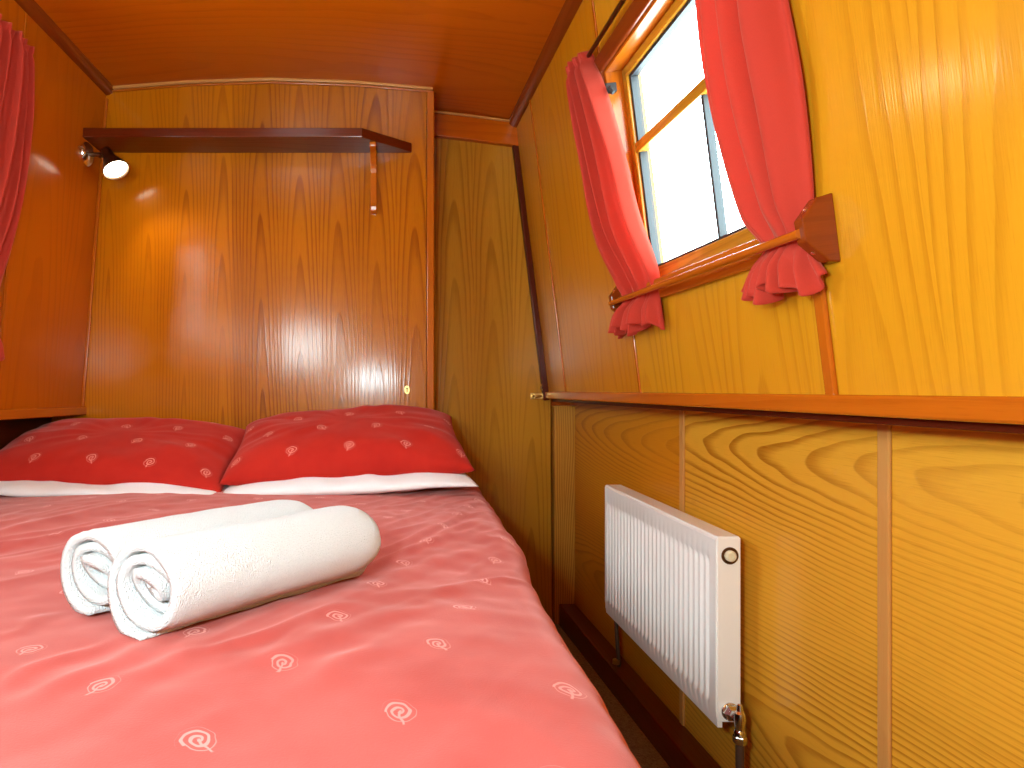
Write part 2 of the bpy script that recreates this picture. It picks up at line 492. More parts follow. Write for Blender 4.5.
# brass barrel bolt and hook on the door
mb = MB()
mb.box(ident, (.520, .585), (2.486, 2.492), (.868, .892))
bolt = obj('barrel_bolt', mb, M['brass'], door, bevel=.0015)
bolt['label'] = 'small brass barrel bolt on the door edge'
mb = MB(); mb.tube([(.524, 2.480, .880), (.604, 2.480, .880)], .0055, 10)
mb.tube([(.540, 2.480, .880), (.540, 2.466, .874)], .004, 8)
obj('bolt_rod', mb, M['brass'], bolt, smooth=.6)
mb = MB()
for xx in (.532, .562): mb.box(ident, (xx, xx + .008), (2.474, 2.487), (.871, .889))
obj('bolt_guide', mb, M['brass'], bolt, bevel=.001)
mb = MB(); mb.tube([(.575, 2.492, .925), (.570, 2.478, .930), (.558, 2.474, .922), (.556, 2.476, .908), (.566, 2.476, .902)], .0035, 8)
hk = obj('hook', mb, M['brass'], door, smooth=.8); hk['label'] = 'tiny brass hook above the bolt'

# right wall
WO = (.975, 1.575, .262, .815)                # window opening: y0, y1, h0, h1
mb = MB(); T = (-.035, 0)
YS = 1.592                                     # panel joint
for (y0, y1, h0, h1) in ((YN, YS, -.004, WO[2]), (YN, YS, WO[3], ULEN + .03), (YN, WO[0], WO[2], WO[3]), (WO[1], YS, WO[2], WO[3])):
    mb.box(RU, (y0, y1), (h0, h1), T, 'abc')
wr = struct(obj('wall_right', mb, M['upper']), 'glossy yellow oak veneered upper wall sloping inwards', 'wall')
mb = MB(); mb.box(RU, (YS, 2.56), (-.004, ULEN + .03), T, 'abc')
up = obj('upper_panel', mb, M['upper_dim'], wr); up['label'] = 'redder upper panel between the far curtain and the door, far-end dimness painted in'
mb = MB(); mb.box(RL, (YN, 1.58), (-.03, .93), (-.04, 0), 'bac')
lw = obj('lower_panel', mb, M['ash'], wr); lw['label'] = 'pale ash lower wall with strong horizontal grain'
mb = MB(); mb.box(RL, (1.58, 2.56), (-.03, .93), (-.04, 0), 'bac')
lw = obj('lower_panel', mb, M['ash_red'], wr); lw['label'] = 'redder lower panel beside the door post'
# strips that cover the panel joints
def seam(name, F, y, h0, h1, w, t, m, label):
    mb = MB(); mb.box(F, (y - w / 2, y + w / 2), (h0, h1), (0, t), 'abc')
    return struct(obj(name, mb, m, bevel=min(t, w) * .35), label, 'trim')
seam('trim_4', RU, 2.235, 0, ULEN, .009, .004, M['red'], 'thin upright bead on the upper wall nearest the door')
seam('trim_5', RU, 1.592, 0, ULEN, .010, .004, M['red'], 'thin upright bead below the far red curtain')
seam('trim_6', RU, .912, 0, .21, .020, .008, M['red'], 'rounded red-brown upright bead below the near red curtain')
seam('trim_7', RL, 1.58, .05, .862, .020, .006, M['strip'], 'pale joint strip on the lower wall behind the radiator')
seam('trim_8', RL, .945, .05, .862, .022, .006, M['strip'], 'pale joint strip on the lower wall nearest the camera')
# gunwale shelf lip, right
mb = MB(); mb.box(lambda a, b, c: V((UB.x - .025 * (a - 2.5), a, EYE + .017 + .010 * (a - 2.5) + b)) + V((c, 0, 0)), (YN, 2.497), (-.027, .001), (-.014, .16), 'bac')
struct(obj('trim_10', mb, M['red'], bevel=.004), 'red hardwood gunwale ledge running along the right wall', 'trim')
mb = MB(); mb.box(lambda a, b, c: V((UB.x - .025 * (a - 2.5), a, EYE + .017 + .010 * (a - 2.5) + b)) + V((c, 0, 0)), (YN, 2.46), (-.038, -.027), (.012, .16), 'bac')
struct(obj('trim_11', mb, M['dark'], bevel=.002), 'dark batten under the right gunwale ledge', 'trim')
# ceiling cove strips
def cove(name, F, hh, label, y1):
    mb = MB()
    pr = [(hh + .02, -.01), (hh + .02, .026), (hh - .004, .026), (hh - .014, .019), (hh - .021, .010), (hh - .024, -.002)]
    lo = []; hi = []
    for (h, off) in pr:
        lo.append(mb.add(F(YN, h, off), (off, YN, h))); hi.append(mb.add(F(y1, h, off), (off, y1, h)))
    n = len(pr)
    mb.f.append(lo[::-1]); mb.f.append(hi)
    for i in range(n):
        j = (i + 1) % n
        mb.f.append([lo[i], lo[j], hi[j], hi[i]])
    return struct(obj(name, mb, M['mahog'], smooth=.9), label, 'trim')
cove('trim_12', RU, ULEN - .004, 'dark cove strip between ceiling and right wall', 2.49)
cove('trim_13', LUP, LLEN - .004, 'dark cove strip between ceiling and left wall', DB)
# moulding in the corner between door and right wall
mb = MB(); mb.box(RU, (2.470, 2.492), (-.02, ULEN - .05), (-.002, .022), 'abc')
struct(obj('trim_14', mb, M['dark'], bevel=.004), 'dark moulding between the door and the right wall', 'trim')
# ash post below the ledge beside the door
mb = MB(); mb.box(ident, (.606, .686), (2.462, 2.52), (.0, .842), 'acb')
struct(obj('trim_15', mb, M['post'], bevel=.003), 'pale ash post between the door and the lower wall', 'trim')
# boxed baseboard with a ledge, right
mb = MB(); mb.box(RL, (YN, 2.462), (-.04, .082), (0, .062), 'bac')
struct(obj('baseboard_right', mb, M['shelf'], bevel=.004), 'boxed dark mahogany baseboard under the radiator', 'baseboard')

# left wall
WL = (.90, 1.56, .30, .88)
mb = MB()
for (y0, y1, h0, h1) in ((YN, DB + .03, -.02, WL[2]), (YN, DB + .03, WL[3], LLEN + .03), (YN, WL[0], WL[2], WL[3]), (WL[1], DB + .03, WL[2], WL[3])):
    mb.box(LUP, (y0, y1), (h0, h1), T, 'abc')
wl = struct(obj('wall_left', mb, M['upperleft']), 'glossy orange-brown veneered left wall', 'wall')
mb = MB(); mb.box(ident, (-1.28, -1.24), (YN, DB + .03), (-.03, .85), 'cba')
obj('lower_panel', mb, M['dark'], wl)
mb = MB(); mb.box(ident, (-1.28, -1.112), (YN, DB), (.812, .842), 'cba')
struct(obj('trim_16', mb, M['red'], bevel=.004), 'red hardwood gunwale ledge along the left wall over the pillow', 'trim')
mb = MB(); mb.box(LUP, (2.287, 2.297), (.005, LLEN - .04), (0, .010), 'abc')
struct(obj('trim_17', mb, M['red'], bevel=.002), 'thin corner bead between left wall and bulkhead', 'trim')
seam('trim_18', LUP, 1.80, .02, LLEN - .03, .010, .004, M['red'], 'thin upright bead on the left wall behind the curtain')
# end wall behind the camera
mb = MB(); mb.box(ident, (-1.3, .95), (YN - .04, YN), (-.05, 2.06), 'acb')
struct(obj('wall_front', mb, M['upper']), 'veneered end wall behind the viewpoint', 'wall')
mb = MB(); mb.box(ident, (.09, .95), (2.522, 2.56), (-.05, 2.03), 'acb')
struct(obj('wall_end', mb, M['mahog']), 'timber partition that carries the narrow door', 'wall')

# ------------------------------------------------------------------ windows
def window(name, F, W, label):
    y0, y1, h0, h1 = W
    dg = -.052                                 # glass plane, behind the wall face
    fw = .022
    mb = MB()                                  # lining boards of the reveal
    mb.box(F, (y1 - .012, y1 + .002), (h0, h1), (-.085, .004), 'cba'); mb.box(F, (y0 - .002, y0 + .012), (h0, h1), (-.085, .004), 'cba')
    mb.box(F, (y0, y1), (h1 - .012, h1 + .002), (-.085, .004), 'bac')
    w = obj(name, mb, M['red'], bevel=.002); struct(w, label, 'window')
    mb = MB()                                  # casing on the wall face
    mb.box(F, (y1 - .006, y1 + .035), (h0 - .03, h1 + .035), (0, .012), 'abc'); mb.box(F, (y0 - .022, y0 + .006), (h0 - .03, h1 + .035), (0, .012), 'abc')
    mb.box(F, (y0 - .022, y1 + .035), (h1 - .006, h1 + .038), (0, .014), 'bac')
    obj('casing', mb, M['mahog'], w, bevel=.003)
    mb = MB(); mb.box(F, (y0 - .02, y1 + .02), (h0 - .010, h0 + .006), (-.085, .022), 'bac')
    obj('window_sill', mb, M['red'], w, bevel=.004)
    mb = MB(); mb.box(F, (y0 - .02, y1 + .02), (h0 - .036, h0 - .010), (0, .012), 'bac')
    obj('apron', mb, M['red'], w, bevel=.003)
    g0, g1, k0, k1 = y0 + .012, y1 - .012, h0 + .006, h1 - .012
    mb = MB()                                  # timber sash
    mb.box(F, (g1 - fw, g1), (k0, k1), (dg - .02, dg + .016), 'abc'); mb.box(F, (g0, g0 + fw), (k0, k1), (dg - .02, dg + .016), 'abc')
    mb.box(F, (g0, g1), (k0, k0 + .040), (dg - .02, dg + .016), 'bac'); mb.box(F, (g0, g1), (k1 - fw, k1), (dg - .02, dg + .016), 'bac')
    obj('sash', mb, M['door'], w, bevel=.003)
    a0, a1, b0, b1 = g0 + fw, g1 - fw, k0 + .040, k1 - fw
    def rim(i, wd, d0, d1):
        mb = MB()
        mb.box(F, (a0 + i, a0 + i + wd), (b0 + i, b1 - i), (d0, d1)); mb.box(F, (a1 - i - wd, a1 - i), (b0 + i, b1 - i), (d0, d1))
        mb.box(F, (a0 + i, a1 - i), (b0 + i, b0 + i + wd), (d0, d1)); mb.box(F, (a0 + i, a1 - i), (b1 - i - wd, b1 - i), (d0, d1))
        return mb
    obj('glazing_rim', rim(-.001, .008, dg - .012, dg + .008), M['alu'], w, bevel=.001)
    hr = b0 + (b1 - b0) * .625
    mb = MB(); mb.box(F, (a0, a1), (hr - .012, hr + .012), (dg - .016, dg + .014), 'bac')
    obj('transom', mb, M['door'], w, bevel=.003)
    mb = MB(); mb.box(F, (a0 + (a1 - a0) * .43 - .004, a0 + (a1 - a0) * .43 + .004), (b0, hr - .012), (dg - .008, dg + .008))
    obj('glazing_bar', mb, M['alu'], w, bevel=.001)
    for nm, (p0, p1) in (('pane', (b0, hr)), ('pane', (hr, b1))):
        mb = MB(); mb.box(F, (a0 + .002, a1 - .002), (p0 + .002, p1 - .002), (dg - .003, dg + .001))
        obj(nm, mb, M['glass'], w)
    return w
w1 = window('window_1', RU, WO, 'bright timber-framed window between the red curtains')
mb = MB()                                      # casement stay at the top of the far jamb
mb.box(RU, (1.550, 1.562), (.750, .772), (-.015, .012)); mb.tube([RU(1.55, .760, .002), RU(1.535, .750, .012), RU(1.525, .735, .006)], .005, 8)
ct = obj('catch', mb, M['black'], w1, bevel=.003); ct['label'] = 'small black catch at the top corner'
window('window_2', LUP, WL, 'timber-framed window in the left wall beside the viewpoint')

# ------------------------------------------------------------------ curtains, rails, hold-back
def curtain(F, hs, prof, folds, amp, seed, label, group):
    """prof: (h, y_far, y_near, off_mid, amp_mult) from top to hem; folds pleats"""
    nu, nv = 150, 110
    rnd = random.Random(seed)
    ph = [rnd.uniform(0, 6.28) for _ in range(6)]
    H0, H1 = prof[0][0], prof[-1][0]
    def at(h):
        n = len(prof)
        for i in range(n - 1):
            p, q = prof[i], prof[i + 1]
            if q[0] <= h <= p[0]:
                a, b = prof[max(i - 1, 0)], prof[min(i + 2, n - 1)]
                w = p[0] - q[0]; t = (p[0] - h) / w
                o = []
                for k in range(5):
                    m0 = (q[k] - a[k]) / (a[0] - q[0]) * w
                    m1 = (b[k] - p[k]) / (p[0] - b[0]) * w
                    o.append((2*t**3 - 3*t*t + 1) * p[k] + (t**3 - 2*t*t + t) * m0 + (3*t*t - 2*t**3) * q[k] + (t**3 - t*t) * m1)
                return o
        return list(prof[-1])
    W = .62
    mb = MB()
    def fn(i, j):
        u = i / (nu - 1); h = H0 + (H1 - H0) * j / (nv - 1)
        _, yf, yn, om, am = at(h)
        drift = .35 * math.sin(2.2 * h * 3 + ph[0]) * .3
        low = min(1, max(0, (H1 + .09 - h) / .05))
        fo = math.sin(2 * PI * folds * u + ph[1] + drift) * (1 - .4 * low) + .8 * low * math.sin(2 * PI * folds * 2 * u + ph[5]) + .35 * math.sin(2 * PI * folds * 1.6 * u + ph[2] + 3 * h)
        tall = (h - H1) / (H0 - H1)
        yw = yf + (yn - yf) * (u + .035 * math.sin(2 * PI * folds * u + ph[3]) * math.sin(PI * u))
        env = math.sin(PI * min(max(u, 0), 1)) ** .35 if 0 < u < 1 else 0
        off = om * (.35 + .65 * env) + amp * am * fo * (.35 + .65 * env)
        off += .003 * noise.noise(V((u * 9, h * 6, seed)))
        # gathered heading
        g = max(0, 1 - abs(h - (H0 - .022)) / .02)
        off -= .006 * g
        if h > H0 - .02:
            off += .004 * math.sin(2 * PI * folds * 4 * u)
        hh = h
        # uneven hem
        if tall < .12:
            k = 1 - tall / .12
            hh += k * (.009 * math.sin(2 * PI * folds * u + ph[1] + 1.2) + .008 * math.sin(2 * PI * 2 * u + ph[4]))
        off = max(off, .006)
        return F(yw, hh, off), (u * W, h, 0)
    mb.grid(nu, nv, fn)
    o = obj('curtain', mb, M['curtain'], smooth=9, recalc=False)
    md = o.modifiers.new('thick', 'SOLIDIFY'); md.thickness = .0025; md.offset = 0
    return tag(o, label, 'curtain', group)
RH = .245                                      # hold-back rod height on the wall
far_prof = [(.884, 1.722, 1.612, .046, .45), (.855, 1.724, 1.602, .048, .7), (.80, 1.716, 1.568, .050, 1.0), (.62, 1.712, 1.492, .050, 1.0), (.42, 1.675, 1.440, .048, 1.0),
            (RH + .04, 1.605, 1.388, .034, .7), (RH, 1.592, 1.400, .026, .4), (RH - .03, 1.612, 1.392, .036, 1.0), (.170, 1.625, 1.380, .046, 1.3)]
curtain(RU, 1, far_prof, 5, .017, 3, 'red curtain tied back at the far side of the right window', 'red window curtains')
near_prof = [(.884, 1.075, .872, .034, .55), (.855, 1.075, .872, .036, .8), (.62, 1.072, .893, .048, 1.0), (.45, 1.062, .880, .050, 1.0), (RH + .06, 1.040, .890, .036, .75),
             (RH, 1.005, .900, .026, .4), (RH - .03, 1.030, .898, .034, .8), (.175, 1.050, .872, .044, 1.1)]
curtain(RU, 1, near_prof, 4, .017, 8, 'red curtain tied back beside the hexagonal wooden bracket at right', 'red window curtains')
left_prof = [(1.015, 1.790, 1.560, .045, .55), (.985, 1.792, 1.555, .048, .8), (.80, 1.80, 1.50, .058, 1.0), (.55, 1.785, 1.43, .058, 1.0), (.33, 1.752, 1.35, .036, .7), (.25, 1.74, 1.36, .026, .4), (.20, 1.76, 1.34, .04, 1.1), (.15, 1.77, 1.33, .048, 1.4)]
curtain(LUP, 1, left_prof, 6, .018, 5, 'red curtain hanging at the left edge by the reading lamp', 'red window curtains')

def rail(F, y0, y1, h, label, off=.022):
    loc = F((y0 + y1) / 2, h, 0)
    t = thing('curtain_rail', label, 'curtain rail', loc, 'curtain rails')
    mb = MB(); mb.tube([F(y0, h, off), F(y1, h, off)], .0055, 12); obj('rod', mb, M['bronze'], t, smooth=.7)
    for y in (y0 + .01, y1 - .01):
        mb = MB(); mb.box(F, (y - .006, y + .006), (h - .014, h + .014), (0, off + .004)); obj('bracket', mb, M['bronze'], t, bevel=.002)
    for y, s in ((y0, -1), (y1, 1)):
        mb = MB(); ax = (F(y1, h, off) - F(y0, h, off)) * s
        mb.lathe(F(y, h, off), ax, [(.003, -.002), (.009, .003), (.011, .010), (.008, .018), (.001, .021)], 16); obj('finial', mb, M['bronze'], t, smooth=.9)
rail(RU, .80, 1.735, .870, 'thin dark curtain rail above the right window')
rail(LUP, .72, 1.775, .998, 'thin dark curtain rail above the left curtain')

def holdback(F, y0, y1, h, label, off):
    loc = F((y0 + y1) / 2, h, 0)
    t = thing('curtain_holdback', label, 'curtain hold-back', loc, 'curtain hold-backs')
    mb = MB(); mb.tube([F(y0, h, off), F(y1, h, off)], .0068, 14); r = obj('rod', mb, M['red'], t, smooth=.7)
    for y, w in ((y0, .010), (y1, .010)):
        mb = MB()
        mb.prism(lambda a, b, c: F(c, h + b, a), [(0, -.046), (.016, -.043), (.044, -.014), (.046, .018), (.022, .045), (0, .049)], y - w, y + w, 'bac')
        b = obj('bracket', mb, M['mahog'], t, bevel=.002); b['label'] = 'bevelled hexagonal mahogany bracket'
        for (pa, pb) in (((.016, -.043), (.044, -.014)), ((.022, .045), (.046, .018))):
            ma, mh = (pa[0] + pb[0]) / 2, (pa[1] + pb[1]) / 2
            c0 = F(y, h + mh, ma); nv = (F(y, h + mh * 1.6, ma + .012) - c0).normalized()
            mb = MB(); mb.lathe(c0, nv, [(.0035, -.002), (.0035, .0008), (.002, .002)], 12)
            obj('screw', mb, M['chrome'], b)
holdback(RU, .878, 1.60, RH, 'wooden hold-back rod pinning both curtains under the right window', .045)
holdback(LUP, .86, 1.70, .25, 'wooden hold-back rod pinning the left curtain', .046)

# ------------------------------------------------------------------ shelf with its bracket
ST, SB, SF = 1.784, 1.752, 2.155
t = thing('wall_shelf', 'long dark mahogany shelf with clipped corner on the bulkhead', 'shelf', (-.5, DB, SB))
mb = MB(); mb.prism(ident, [(-1.066, DB), (-1.066, SF), (-.118, SF), (.052, DB - .012), (.052, DB)], SB, ST, 'bac')
obj('board', mb, M['shelf'], t, bevel=.003)
prof = [(DB, SB), (SF + .035, SB), (SF + .035, SB - .016)]
for k in range(9):
    a = k / 8 * PI / 2
    prof.append((SF + .05 + (.066) * math.sin(a), SB - .020 - .075 * (1 - math.cos(a))))
prof += [(DB - .024, SB - .185), (DB - .028, SB - .200), (DB - .024, SB - .214), (DB - .012, SB - .220), (DB, SB - .220)]
mb = MB(); mb.prism(lambda a, b, c: V((c, a, b)), prof, -.094, -.072, 'cba')
obj('bracket', mb, M['red'], t, bevel=.003)

# keyhole plate on the bulkhead
t = thing('keyhole_plate', 'small oval brass keyhole plate low on the bulkhead by the pillow', 'keyhole plate', (.036, DB, .895))
mb = MB(); n = 24
mb.prism(lambda a, b, c: V((.036 + a, c, .902 + b)), [(.0105 * math.cos(2 * PI * k / n), .0165 * math.sin(2 * PI * k / n)) for k in range(n)], DB - .003, DB + .002, 'abc')
obj('plate', mb, M['brass'], t, bevel=.001)
mb = MB(); mb.prism(lambda a, b, c: V((.036 + a, c, .902 + b)), [(-.002, -.008), (.002, -.008), (.0015, .001), (.0035, .004), (.0025, .0075), (-.0025, .0075), (-.0035, .004), (-.0015, .001)], DB - .0036, DB - .0028, 'abc')
obj('keyhole', mb, M['keyhole'], t)

# ------------------------------------------------------------------ reading lamp
LB = LUP(2.185, .872, 0)
t = thing('reading_lamp', 'lit swivel reading lamp on the left wall under the shelf', 'lamp', LB)
mb = MB(); mb.lathe(LB, LN, [(.040, 0), (.040, .006), (.034, .013), (.020, .018), (.014, .020)], 28)
obj('base', mb, M['chrome'], t, smooth=.6)
J = LB + LN * .055
mb = MB(); mb.tube([LB + LN * .016, LB + LN * .035, J], [.009, .007, .010], 12); obj('arm', mb, M['bronze'], t, smooth=.7)
mb = MB(); mb.tube([LB + LN * .010 + V((0, -.020, .004)), LB + LN * .013 + V((-.004, -.062, .002))], [.004, .0035], 10); obj('switch', mb, M['brass'], t, smooth=.7)
AX = V((.50, -.22, -.84)).normalized()
S0 = J + V((.028, -.006, -.008))
mb = MB()
mb.lathe(S0, AX, [(.004, -.034), (.015, -.030), (.019, -.016), (.020, .006), (.030, .026), (.043, .052), (.045, .060), (.042, .060), (.028, .030), (.018, .012)], 32, cap=False)
sh = obj('lamp_shade', mb, M['bronze'], t, smooth=.7)
mb = MB(); mb.lathe(S0, AX, [(.001, .022), (.020, .024), (.034, .040), (.0405, .052), (.036, .057), (.022, .059), (.001, .060)], 28)
obj('bulb', mb, M['bulb'], t, smooth=2)

# ------------------------------------------------------------------ bed
BX0, BX1, BY0, BY1 = -1.225, .165, .30, 2.285
t = thing('bed', 'double bed built in under the left gunwale against the bulkhead', 'bed', ((BX0 + BX1) / 2, (BY0 + BY1) / 2, 0))
mb = MB(); mb.box(ident, (BX0, BX1 - .02), (BY0, BY1), (0, .40), 'cba'); obj('base', mb, M['dark'], t, bevel=.004)
mb = MB(); mb.box(ident, (BX0 + .01, BX1), (BY0 + .01, BY1 - .002), (.40, .545)); obj('mattress', mb, M['white_cotton'], t, bevel=.035, seg=4)

def ridged(p):
    n = noise.noise(p)
    return 1 - abs(n) * 2
ZT = .600
CREASES = [((-0.354, 0.563), (-0.313, 0.694)), ((-0.305, 0.547), (-0.271, 0.675)), ((-0.268, 0.568), (-0.211, 0.686)), ((-0.201, 0.655), (-0.076, 0.782)), ((-0.158, 0.626), (0.035, 0.8)), ((-0.087, 0.831), (0.154, 1.16)), ((-0.073, 0.949), (0.149, 1.309)), ((0.005, 1.054), (0.207, 1.49)), ((-0.016, 0.847), (0.181, 0.982)), ((0.043, 1.2), (0.21, 1.662)), ((-0.445, 0.708), (-0.415, 0.789)), ((-0.089, 0.588), (-0.018, 0.667)), ((0.06, 0.891), (0.209, 1.005))]
def crease(x, y):
    d = 0
    for k, ((ax, ay), (bx, by)) in enumerate(CREASES):
        vx, vy = bx - ax, by - ay; L2 = vx * vx + vy * vy; L = L2 ** .5
        t = ((x - ax) * vx + (y - ay) * vy) / L2
        if -.25 < t < 1.25:
            n = ((x - ax) * vy - (y - ay) * vx) / L + .010 * math.sin(t * 5 + k)
            w = .009 + .004 * (k % 3)
            e = math.exp(-(n / w) ** 2) - .45 * math.exp(-((n - 2.2 * w) / (1.6 * w)) ** 2)
            tt = min(1, max(0, t)); f = max(0, 1 - max(0, -t, t - 1) * 4)
            d += (.0065 + .002 * (k % 2)) * e * (.35 + .65 * math.sin(PI * tt)) * f
    return d
def duvet_pt(s, y):
    """s: cloth metres across from left edge; the right edge rolls over and hangs"""
    far = min(1, max(0, (y - .5) / 1.4))
    edge = BX1 + .012 + .030 * far ** 1.5 - .035 * min(1, max(0, (1.25 - y) / .7))    # where the top starts to roll
    flat = edge - BX0
    R = .055
    k = min(1, max(0, (1.15 - y) / .6))
    if s <= flat:
        x, z, nx, nz = BX0 + s, ZT, 0, 1
    elif s <= flat + R * PI / 2 * .9:
        a = (s - flat) / R
        x, z, nx, nz = edge + R * math.sin(a), ZT - R + R * math.cos(a), math.sin(a), math.cos(a)
    else:
        a = PI / 2 * .9; q = s - flat - R * a
        x = edge + R * math.sin(a) + q * (.10 + .02 * k); z = ZT - R + R * math.cos(a) - q * .98
        nx, nz = 1, .1
        fl = q / .3
        x += fl * (.022 * math.sin(y * 17 + 1.2) + .035 * math.exp(-((y - .74) / .12) ** 2) * fl)
    # puff and creases
    top = 1 if s <= flat else max(0, 1 - (s - flat) / .25)
    d = .022 * math.sin(PI * min(1, max(0, (x - BX0) / (edge - BX0)))) ** .6 * 0.6
    P = V((x, y, 0))
    d += .016 * noise.noise(V((x * 2.2, y * 2.0, .3)))
    u = (x * .86 - y * .51); v = (x * .51 + y * .86)
    wig = .10 * noise.noise(V((x * 3, y * 3, 4)))
    m1 = max(0, .35 + 1.1 * noise.noise(V((x * 2.0 + 3, y * 2.0, 7))))
    r1 = max(0, ridged(V((u * 7.5 + wig * 6, v * 1.7, 2.2))) - .35)
    d += .014 * r1 * m1
    r2 = max(0, ridged(V((u * 17 + wig * 9, v * 3.2, 8.2))) - .45)
    right = min(1, max(0, (x + .25) / .35))
    d += .009 * r2 * (m1 * .6 + .8 * right * min(1, max(0, (y - .8) / .4)))
    d += .62 * crease(x, y) * top
    d += .0022 * noise.noise(V((x * 22, y * 22, 1)))
    if y < BY0 + .08:
        z -= .35 * max(0, (BY0 + .08 - y))
    # hollow where the pillows press and a lifted far hem
    return V((x + nx * d, y, z + nz * d))
NS, NY = 300, 340
SMAX = 1.39 + .02 + .36
mb = MB()
def fn(i, j):
    s = SMAX * i / (NS - 1); y = .22 + (2.27 - .22) * j / (NY - 1)
    return duvet_pt(s, y), (s + BX0, y, 0)
mb.grid(NS, NY, fn)
dv = obj('duvet', mb, M['cloth_duvet'], smooth=9, recalc=False)
md = dv.modifiers.new('thick', 'SOLIDIFY'); md.thickness = .012; md.offset = -1
tag(dv, 'coral duvet printed with pale spirals, spread over the bed', 'duvet')

# ------------------------------------------------------------------ pillows
def pillow(name, Mx, w, d, th, m, seed, label, cat, group, sag=0.0, pin=.075):
    nu, nv = 90, 64
    mb = MB()
    def half(sgn):
        def fn(i, j):
            u = -1 + 2 * i / (nu - 1); v = -1 + 2 * j / (nv - 1)
            e = (1 - abs(u) ** 3.2) * (1 - abs(v) ** 2.8)
            t_ = th / 2 * max(e, 0) ** .48
            # corners pulled out, sides drawn in
            x = u * w / 2 * (1 - pin * .6 * (1 - v * v) * abs(u) ** 3)
            y = v * d / 2 * (1 - pin * (1 - u * u) * abs(v) ** 3)
            edge = max(abs(u), abs(v))
            wr = .010 * noise.noise(V((u * 3.1 + seed, v * 2.4, sgn))) * min(1, e * 2)
            rad = math.atan2(v, u)
            wr += .006 * noise.noise(V((math.cos(rad) * 5 + seed, math.sin(rad) * 5, edge * 1.5))) * min(1, e * 4) * edge
            z = sgn * (t_ + wr) * (1.10 if sgn > 0 else .72) + .010 * noise.noise(V((u * 2 + seed, v * 2, 3.3))) * edge - sag * (u * u)
            return Mx @ V((x, y, z)), (u * w / 2 + seed, v * d / 2, 0)
        return mb.grid(nu, nv, fn)
    a = half(1); b = half(-1)
    def stitch(L):
        for (p, q), (r, s_) in zip(L, L[1:]):
            mb.f.append([p, r, s_, q])
    stitch([(a[i][0], b[i][0]) for i in range(nu)]); stitch([(a[i][-1], b[i][-1]) for i in range(nu)])
    stitch([(a[0][j], b[0][j]) for j in range(nv)]); stitch([(a[-1][j], b[-1][j]) for j in range(nv)])
    o = obj(name, mb, m, smooth=9)
    me = o.data
    bm = bmesh.new(); bm.from_mesh(me); bmesh.ops.remove_doubles(bm, verts=bm.verts, dist=.0006)
    bmesh.ops.recalc_face_normals(bm, faces=bm.faces); bm.to_mesh(me); bm.free(); me.shade_smooth()
    return tag(o, label, cat, group)
def place(cx, cy, cz, tilt, yaw, roll=0):
    return Matrix.Translation((cx, cy, cz)) @ Matrix.Rotation(math.radians(yaw), 4, 'Z') @ Matrix.Rotation(math.radians(roll), 4, 'Y') @ Matrix.Rotation(math.radians(tilt), 4, 'X')
pillow('pillow', place(-.138, 1.955, .636, 4, 2.0, -2.0), .705, .46, .062, M['white_cotton'], 2.3, 'white pillow lying under the plump red pillow at right', 'pillow', 'white pillows', pin=.03)
pillow('pillow', place(-.850, 1.930, .626, 3, -1.5, .8), .745, .47, .056, M['white_cotton'], 5.3, 'white pillow lying under the red pillow beneath the left ledge', 'pillow', 'white pillows', pin=.03)
pillow('pillow', place(-.150, 2.005, .722, 17, 3, -2.5), .715, .47, .165, M['cloth_red'], .4, 'plump red spiral-print pillow at right, leaning on the bulkhead', 'pillow', 'red pillows')
pillow('pillow', place(-.846, 1.975, .694, 17, -1.0, 2.2), .745, .47, .150, M['cloth_red'], .9, 'flatter red spiral-print pillow at left, under the gunwale ledge', 'pillow', 'red pillows')

